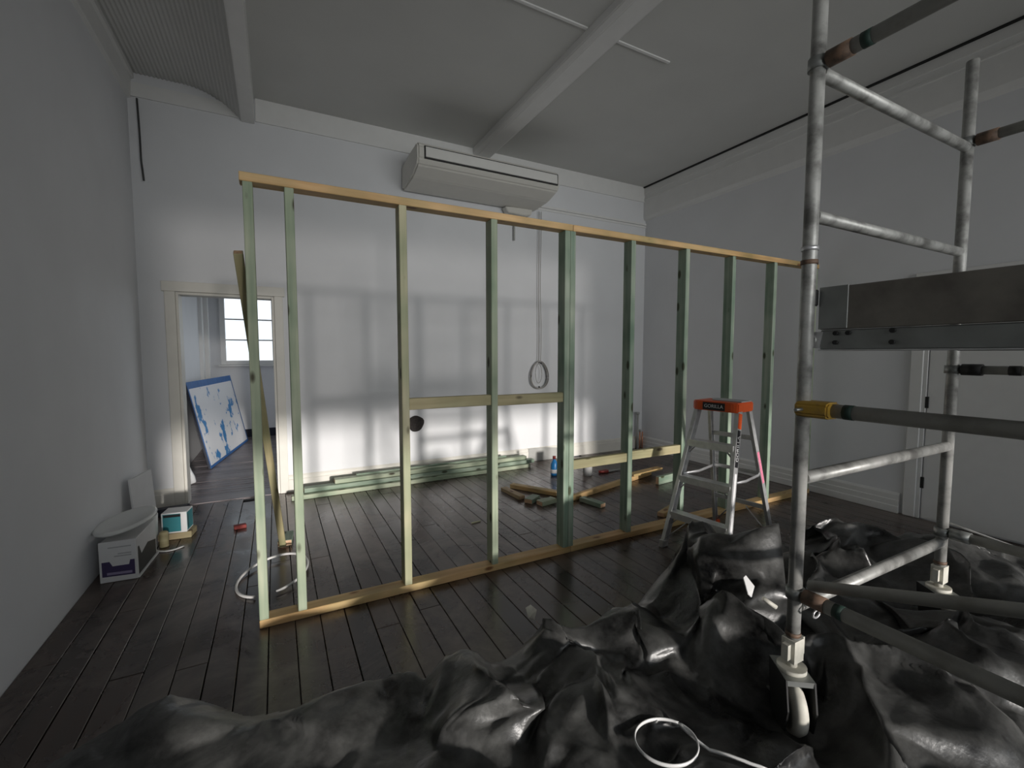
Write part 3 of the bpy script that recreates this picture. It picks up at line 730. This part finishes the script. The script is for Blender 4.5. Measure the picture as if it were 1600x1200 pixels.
for s in (-1, 1):
    link('spreader', sweep_mesh([(fx0+(fx1-fx0)*.52, s*.185, .56), (0, s*.185, .545), (bx0+(bx1-bx0)*.52, s*.185, .56)], .006, 6, False, (.004, .012)), 'alu', lad)
    me = sweep_mesh([(bx0-.01, s*bw0*.98, .05), (bx0+(bx1-bx0)*.22, s*.05, .26)], .006, 6, False, (.011, .004)); link('rear_brace', me, 'alu', lad)
    me = sweep_mesh([(fx0+.01, s*fw0*.98, .06), (fx0+(fx1-fx0)*.2, s*.06, .25)], .006, 6, False, (.011, .004)); link('front_brace', me, 'alu', lad)
cap = link('top_cap', prism_mesh([(-.125, -.175), (.10, -.175), (.12, -.14), (.12, .14), (.10, .175), (-.125, .175), (-.14, .14), (-.14, -.14)], 'z', LH-.045, LH+.025, .008), 'orange', lad)
link('cap_tray', prism_mesh([(-.05, -.16), (.10, -.16), (.112, -.12), (.112, .10), (.05, .12), (-.05, .06)], 'z', LH+.025, LH+.031, .002), 'greyprint', lad)
lb = box('cap_label', (-.143, -.085, LH-.038), (-.1395, .085, LH+.018), 'label_black', lad)
tx = link('cap_lettering', text_mesh('GORILLA', .036), 'card', lb); tx.location = (-.0024, 0, 0)
tx.rotation_euler = Euler((math.pi/2, 0, -math.pi/2), 'XYZ')
# stickers on the near stile
def sticker(t0, t1, mat, w=.030, name='sticker', side=-1):
    p0 = lp(fx0, side*fw0, .02); p1 = lp(fx1, side*fw1, LH-.02)
    a = p0.lerp(p1, t0); b = p0.lerp(p1, t1)
    me = box_mesh((b-a).length, w, .0012, 0, key=name+mat)
    o = link(name, me, mat, lad); mtx = axes_matrix(a, b, (0, side, 0)); mtx.translation += Vector((0, side*.0155, 0)); o.matrix_local = mtx
    return o
for side in (-1,):
    sticker(.62, .86, 'label_black', .04, 'stile_label', side)
    s_ = sticker(.18, .58, 'card', .03, 'stile_label', side)
    sticker(.87, .97, 'orange', .05, 'stile_band', side)
    p0 = lp(fx0, side*fw0, .02); p1 = lp(fx1, side*fw1, LH-.02); a = p0.lerp(p1, .63); b = p0.lerp(p1, .85)
    o = link('stile_lettering', text_mesh('GORILLA', .046), 'card', lad); mtx = axes_matrix(a, b, (0, side, 0)); mtx.translation += Vector((0, side*.0172, 0)); o.matrix_local = mtx
    p0 = lp(bx0, side*bw0, .02); p1 = lp(bx1, side*bw1, LH-.02); a = p0.lerp(p1, .45); b = p0.lerp(p1, .68)
    o = link('pink_sticker', box_mesh((b-a).length, .03, .0012, 0, key='pk'), 'pink', lad); mtx = axes_matrix(a, b, (0, side, 0)); mtx.translation += Vector((0, side*.0135, 0)); o.matrix_local = mtx

# ------------------------------------------------------------------ scaffold tower
SX0, SX1, SY0, SY1 = 1.757, 3.05, .984, -1.42
sc = empty('scaffold_tower', (2.4, -.2, 0), 'tall mobile scaffold tower of grey aluminium tubes on castors', 'scaffold')
so = (2.4, -.2, 0); r_ = .0245
for (x, y, ztop) in ((SX0, SY0, 3.15), (SX1, SY0, 2.90), (SX0, SY1, 3.0), (SX1, SY1, 2.9)):
    tube('post', (x, y, .36), (x, y, ztop), r_, 'tube', sc, so)
    for z in (1.815, 1.865):
        tube('joint_collar', (x, y, z-.008), (x, y, z+.008), r_+.004, 'rust' if z < 1.85 else 'alu', sc, so)
    # adjustable leg and castor
    tube('adjusting_leg', (x, y, .245), (x, y, .42), .019, 'tyre', sc, so)
    tube('leg_collar', (x, y, .385), (x, y, .40), r_+.003, 'rust', sc, so)
    nut = link('adjusting_nut', join_boxes([((-.03, -.026, -.045), (.03, .026, .045)), ((.03, -.012, -.035), (.06, .012, .035)), ((-.05, -.012, -.03), (-.03, .012, .03))]), 'tyre', sc, (x-so[0], y-so[1], .33))
    tube('castor_plate', (x, y, .245), (x, y, .262), .052, 'tyre', sc, so, 20)
    cst = empty('castor', (x-so[0], y-so[1], 0), None, None, rz=.95); cst.parent = sc
    # fork: two cheeks and a top
    fk = link('fork', join_boxes([((-.075, -.052, .225), (.075, .052, .246))]), 'steel', cst)
    for s in (-1, 1):
        link('fork_cheek', prism_mesh([(-.075, .245), (.075, .245), (.062, .13), (.035, .06), (-.02, .03), (-.075, .045), (-.098, .14)], 'y', s*.05-.003, s*.05+.003), 'black', cst)
    wh = link('wheel', lathe_mesh([(.03, -.022), (.08, -.024), (.098, -.019), (.105, 0), (.098, .019), (.08, .024), (.03, .022), (.03, -.022)], 32), 'tyre', cst, (-.01, 0, .107), (math.pi/2, 0, 0))
    link('hub', lathe_mesh([(0, -.03), (.03, -.03), (.03, .03), (0, .03)], 16), 'black', cst, (-.01, 0, .107), (math.pi/2, 0, 0))
    link('brake_pedal', prism_mesh([(.06, .08), (.14, .055), (.145, .065), (.07, .10)], 'y', -.03, .03, .002), 'steel', cst)
for y in (SY0, SY1):
    for z in (.50, 1.005, 1.53, 1.985, 2.49):
        tube('rung', (SX0+.02, y, z), (SX1-.02, y, z), .0245 if z < 1.2 else .022, 'tube', sc, so)
def clamp(x, y, z, mat, s=1):
    if mat == 'yellow':
        link('clamp', prism_mesh([(-.045, -.018), (-.03, -.030), (.036, -.030), (.036, .030), (-.03, .030), (-.045, .018)], 'y', -.085, .030, .006), mat, sc, (x-so[0], y-so[1], z))
        tube('clamp_pin', (x-.085, y+.0, z), (x-.03, y+.0, z), .006, 'steel', sc, so, 8)
    else:
        tube('clamp', (x, y-.09, z), (x, y-.015, z), .0285, mat, sc, so)
        tube('clamp_ring', (x, y+.02, z-.02), (x, y+.02, z+.02), .033, 'steel', sc, so)
def rail(x, z, mat, cm, r=.024, y1=SY1, band=True):
    tube('guard_rail', (x, SY0-.05, z), (x, y1, z), r, mat, sc, so)
    clamp(x, SY0-.02, z, cm)
    if band: tube('rail_band', (x, SY0-.14, z), (x, SY0-.17, z), r+.0012, 'greenband', sc, so)
rail(SX0+.002, .555, 'tube2', 'rust', .026)
rail(SX0+.002, 1.275, 'tube2', 'yellow', .025)
rail(SX0+.002, 2.515, 'tube2', 'rust', .025)
rail(SX1, 1.40, 'tube2', 'black', .021, band=False)
tube('rail_band', (SX1, SY0-.20, 1.40), (SX1, SY0-.24, 1.40), .023, 'black', sc, so)
rail(SX1, .555, 'tube2', 'steel', .024, band=False)
rail(SX1, 2.515, 'tube2', 'rust', .024, band=False)
tube('diagonal_brace', (SX0+.045, SY0-.03, .585), (SX0+.045, SY1, 1.395), .021, 'tube2', sc, so)
link('safety_pin', sweep_mesh([(SX0-so[0]+.02+.022*math.cos(t), SY0-so[1]-.07, .50+.014*math.sin(t)) for t in [2*math.pi*i/20 for i in range(20)]], .004, 6, True), 'alu', sc)
box('post_tape', (SX0+.004, SY0-.0258, 1.655), (SX0+.0255, SY0-.004, 1.715), 'black', sc, .004, so)

pt = empty('scaffold_platform', (2.4, -.2, 1.49), 'grey work platform spanning the scaffold tower', 'platform')
po = (2.4, -.2, 1.49)
for (x0, x1) in ((SX0+.035, SX0+.065), (SX1-.065, SX1-.035)):
    box('side_beam', (x0, SY1+.03, 1.494), (x1, SY0-.03, 1.566), 'steel', pt, .004, po)
for k in range(6):
    wd = (SX1-SX0-.14)/6; xa = SX0+.07+k*wd
    box('deck_plank', (xa+.002, SY1+.03, 1.535), (xa+wd-.002, SY0-.03, 1.56), 'deck', pt, .002, po)
box('lower_flange', (SX0+.025, SY1+.03, 1.490), (SX0+.067, SY0-.03, 1.4955), 'alu', pt, .001, po)
for y, z in ((SY0-.085, 1.553), (SY0-.125, 1.553), (SY0-.085, 1.52), (.73, 1.556), (.73, 1.518)):
    tube('bolt', (SX0+.024, y, z), (SX0+.04, y, z), .008, 'black', pt, po, 10)
link('hook_plate', prism_mesh([(SY0-.03, 1.50), (SY0+.02, 1.50), (SY0+.02, 1.56), (SY0-.04, 1.56)], 'x', SX0+.03, SX0+.036), 'alu', pt, (-po[0], -po[1], -po[2]))
tbd = empty('toe_board', (SX0+.045, -.2, 1.568), 'weathered wooden toe board standing along the platform edge', 'board')
to = (SX0+.045, -.2, 1.568)
box('board_plank', (SX0+.032, SY1+.05, 1.568), (SX0+.060, SY0-.03, 1.720), 'deck', tbd, .002, to)
box('end_sleeve', (SX0+.028, SY0-.12, 1.570), (SX0+.064, SY0-.025, 1.722), 'steel', tbd, .001, to)

# ------------------------------------------------------------------ black plastic sheet
_rng = np.random.RandomState(11)
def lattice(x, y, s, seed, ang=0., asp=1., warp=.0):
    rs = np.random.RandomState(seed); tab = rs.rand(257, 257)
    if warp:
        wx = lattice(x, y, s*2.3, seed+101); wy = lattice(x, y, s*2.3, seed+202)
        x = x+warp*(wx-.5); y = y+warp*(wy-.5)
    c, sn = math.cos(ang), math.sin(ang)
    u = (x*c+y*sn)/(s*asp); v = (-x*sn+y*c)/s
    k = u*.0+(u+v)*.366; i = np.floor(u+k); j = np.floor(v+k)
    def vert(a, b):
        return tab[(a.astype(int)*7+b.astype(int)*0) % 257, (b.astype(int)*13) % 257]
    # piecewise linear on a sheared triangle grid
    fu = u+k-i; fv = v+k-j
    a = vert(i, j); d = vert(i+1, j+1); b = vert(i+1, j); e = vert(i, j+1)
    lo = a+(b-a)*fu+(d-b)*fv; hi = a+(e-a)*fv+(d-e)*fu
    return np.where(fu > fv, lo, hi)
outline = [(-.95, 1.75), (-.78, 2.12), (-.50, 2.30), (-.34, 2.24), (-.14, 2.04), (.10, 1.98), (.40, 1.94), (.70, 1.87), (.95, 1.86), (1.20, 1.95), (1.36, 1.80),
           (1.55, 1.84), (1.80, 1.90), (2.12, 2.05), (2.42, 2.20), (2.70, 2.12), (3.0, 1.98), (3.30, 1.93), (3.70, 1.90), (3.92, 1.62), (4.25, 1.30), (4.75, 1.02), (4.80, .10), (1.2, .10), (.1, .9)]
def inside(x, y):
    c = np.zeros_like(x, bool); n = len(outline); d = np.full_like(x, 9.)
    for i in range(n):
        x0, y0 = outline[i]; x1, y1 = outline[(i+1) % n]
        cond = ((y0 > y) != (y1 > y)) & (x < (x1-x0)*(y-y0)/((y1-y0) if y1 != y0 else 1e-9)+x0); c ^= cond
        t = np.clip(((x-x0)*(x1-x0)+(y-y0)*(y1-y0))/((x1-x0)**2+(y1-y0)**2), 0, 1)
        d = np.minimum(d, np.hypot(x-x0-t*(x1-x0), y-y0-t*(y1-y0)))
    return c, d
piles = [(1.20, 1.78, .20, .16, .15), (-.33, 2.12, .20, .13, .06), (2.14, 1.66, .24, .30, .40), (2.46, 1.90, .16, .20, .17), (2.60, 1.45, .26, .26, .13), (.70, 1.62, .16, .24, .13),
         (1.86, 1.30, .17, .20, .22), (1.50, 1.62, .16, .16, .15), (3.40, 1.62, .35, .25, .20), (3.75, 1.15, .4, .3, .17), (2.75, .75, .4, .30, .16), (2.2, .78, .3, .22, .10), (3.6, .6, .4, .3, .14),
         (1.15, 1.35, .30, .22, .08), (.2, 1.80, .25, .15, .06)]
def film(x, y):
    def ridge(*a): return 1-np.abs(2*lattice(x, y, *a)-1)
    cr = .36*lattice(x, y, .36, 3, .5, 1.3, .25)+.34*ridge(.30, 8, -.4, 1.5, .14)+.20*ridge(.17, 21, .9, 1.6, .08)+.10*lattice(x, y, .08, 5, .2, 1.4, .04)
    folds = ridge(.22, 33, 1.05, 5.0, .25)
    p = np.zeros_like(x)
    for (px, py, rx, ry, h) in piles: p = np.maximum(p, h*np.clip(1-np.hypot((x-px)/(rx*1.5), (y-py)/(ry*1.5))**1.4, 0, 1))
    ins, d = inside(x, y)
    ed = np.clip(d/.10, 0, 1)
    amp = np.clip((x+1.0)/2.4, .25, 1.0)
    cast = np.ones_like(x)
    for (cx_, cy_) in ((SX0, SY0), (SX1, SY0)):
        cast = np.minimum(cast, np.clip((np.hypot(x-cx_, y-cy_)-.12)/.16, 0, 1))
    z = .006+(.15*amp*cr**1.5+.075*amp*folds*cr+p*(.40+1.0*cr))*ed*(.12+.88*cast)
    return z, ins, p
gx = np.arange(-.96, 4.84, .0135); gy = np.arange(.08, 2.42, .0135)
X, Y = np.meshgrid(gx, gy)
Z, INS, PP = film(X, Y)
for _ in range(0):   # soften the creases a little
    Zs = Z.copy(); Zs[1:-1, 1:-1] = (Z[1:-1, 1:-1]*2+Z[:-2, 1:-1]+Z[2:, 1:-1]+Z[1:-1, :-2]+Z[1:-1, 2:])/6; Z = Zs
kx = (lattice(X, Y, .22, 55, .3, 1.2, .1)-.5); ky = (lattice(X, Y, .22, 77, .8, 1.2, .1)-.5)
amt = np.clip(Z*1.7, 0, .30)
XX = X+kx*amt; YY = Y+ky*amt-.22*np.clip(PP, 0, .4)*np.clip((Z-.12)/.2, 0, 1)
idx = -np.ones(X.shape, int); idx[INS] = np.arange(INS.sum())
verts = np.stack([XX[INS], YY[INS], Z[INS]], 1)
q = INS[:-1, :-1] & INS[1:, :-1] & INS[:-1, 1:] & INS[1:, 1:]
faces = np.stack([idx[:-1, :-1][q], idx[:-1, 1:][q], idx[1:, 1:][q], idx[1:, :-1][q]], 1)
me = bpy.data.meshes.new('film'); me.from_pydata(verts.tolist(), [], faces.tolist()); me.update()
for f in me.polygons: f.use_smooth = True
tag(link('plastic_sheet', me, 'film'), 'crumpled black plastic sheet spread over the floor under the scaffold', 'plastic sheet')
def fz(x, y):
    z, _, _ = film(np.array([[x]]), np.array([[y]])); return float(z[0, 0])

# white strap loop lying on the film
zb = .10
for _ in range(4):
    k_ = 1-(zb+.012)/CAM_H; cxy = (1.262*k_, 1.15*k_)
    hp = hoop(cxy, .108, .094, math.radians(40), math.radians(400), -.3, 0, 0, 60)
    zb = max(fz(p[0], p[1]) for p in hp)
e_ = hp[-1]
tail = [(e_[0]+.02*t+.10*t*t, e_[1]-.28*t+.02*t*t, max(zb+.030-.05*t, fz(e_[0]+.02*t+.10*t*t, e_[1]-.28*t+.02*t*t)+.006)) for t in np.linspace(.05, 1, 14)]
pts = [(p[0], p[1], zb+.030) for p in hp]+tail
tag(link('strap_loop', sweep_mesh(pts, .005, 6, False, (.003, .0075)), 'white'), 'white plastic strap curled into a loop on the black sheet', 'strap')
# bits of rubbish on the film
def shard(name, x, y, dz, pts, mat, rot, label, cat):
    me = prism_mesh(pts, 'z', -.002, .002)
    for v in me.vertices: v.co.z += .6*abs(v.co.x)*.5
    return tag(link(name, me, mat, None, (x, y, fz(x, y)+dz), rot), label, cat)
shard('paper_scrap', 1.17, 2.02, .012, [(-.04, -.02), (.01, -.04), (.045, 0), (.02, .035), (-.03, .03)], 'tyre', (.9, .2, .4), 'small pale crumpled scrap at the edge of the black sheet', 'scrap')
shard('paper_scrap', 1.93, 1.30, .05, [(-.04, -.03), (.01, -.045), (.05, .0), (.015, .05), (-.03, .04)], 'white', (1.1, .3, .2), 'bright white torn scrap left of the near castor', 'scrap')
tag(tube('paint_marker', (1.955, 1.235, fz(1.955, 1.235)+.05), (2.0, 1.20, fz(2.0, 1.20)+.03), .010, 'tyre', None, seg=12), 'small cream tube beside the near castor', 'tube')
# thin cable sagging from the far scaffold post
tag(link('sagging_cable', sweep_mesh([(SX1+.03+.03*t, SY0-.02-.9*t, .60-.06*math.sin(t*2.6)) for t in np.linspace(0, 1, 14)], .005, 6), 'wcable'),
    'thin white cable running from the far scaffold post', 'cable')
bpy.context.view_layer.update()
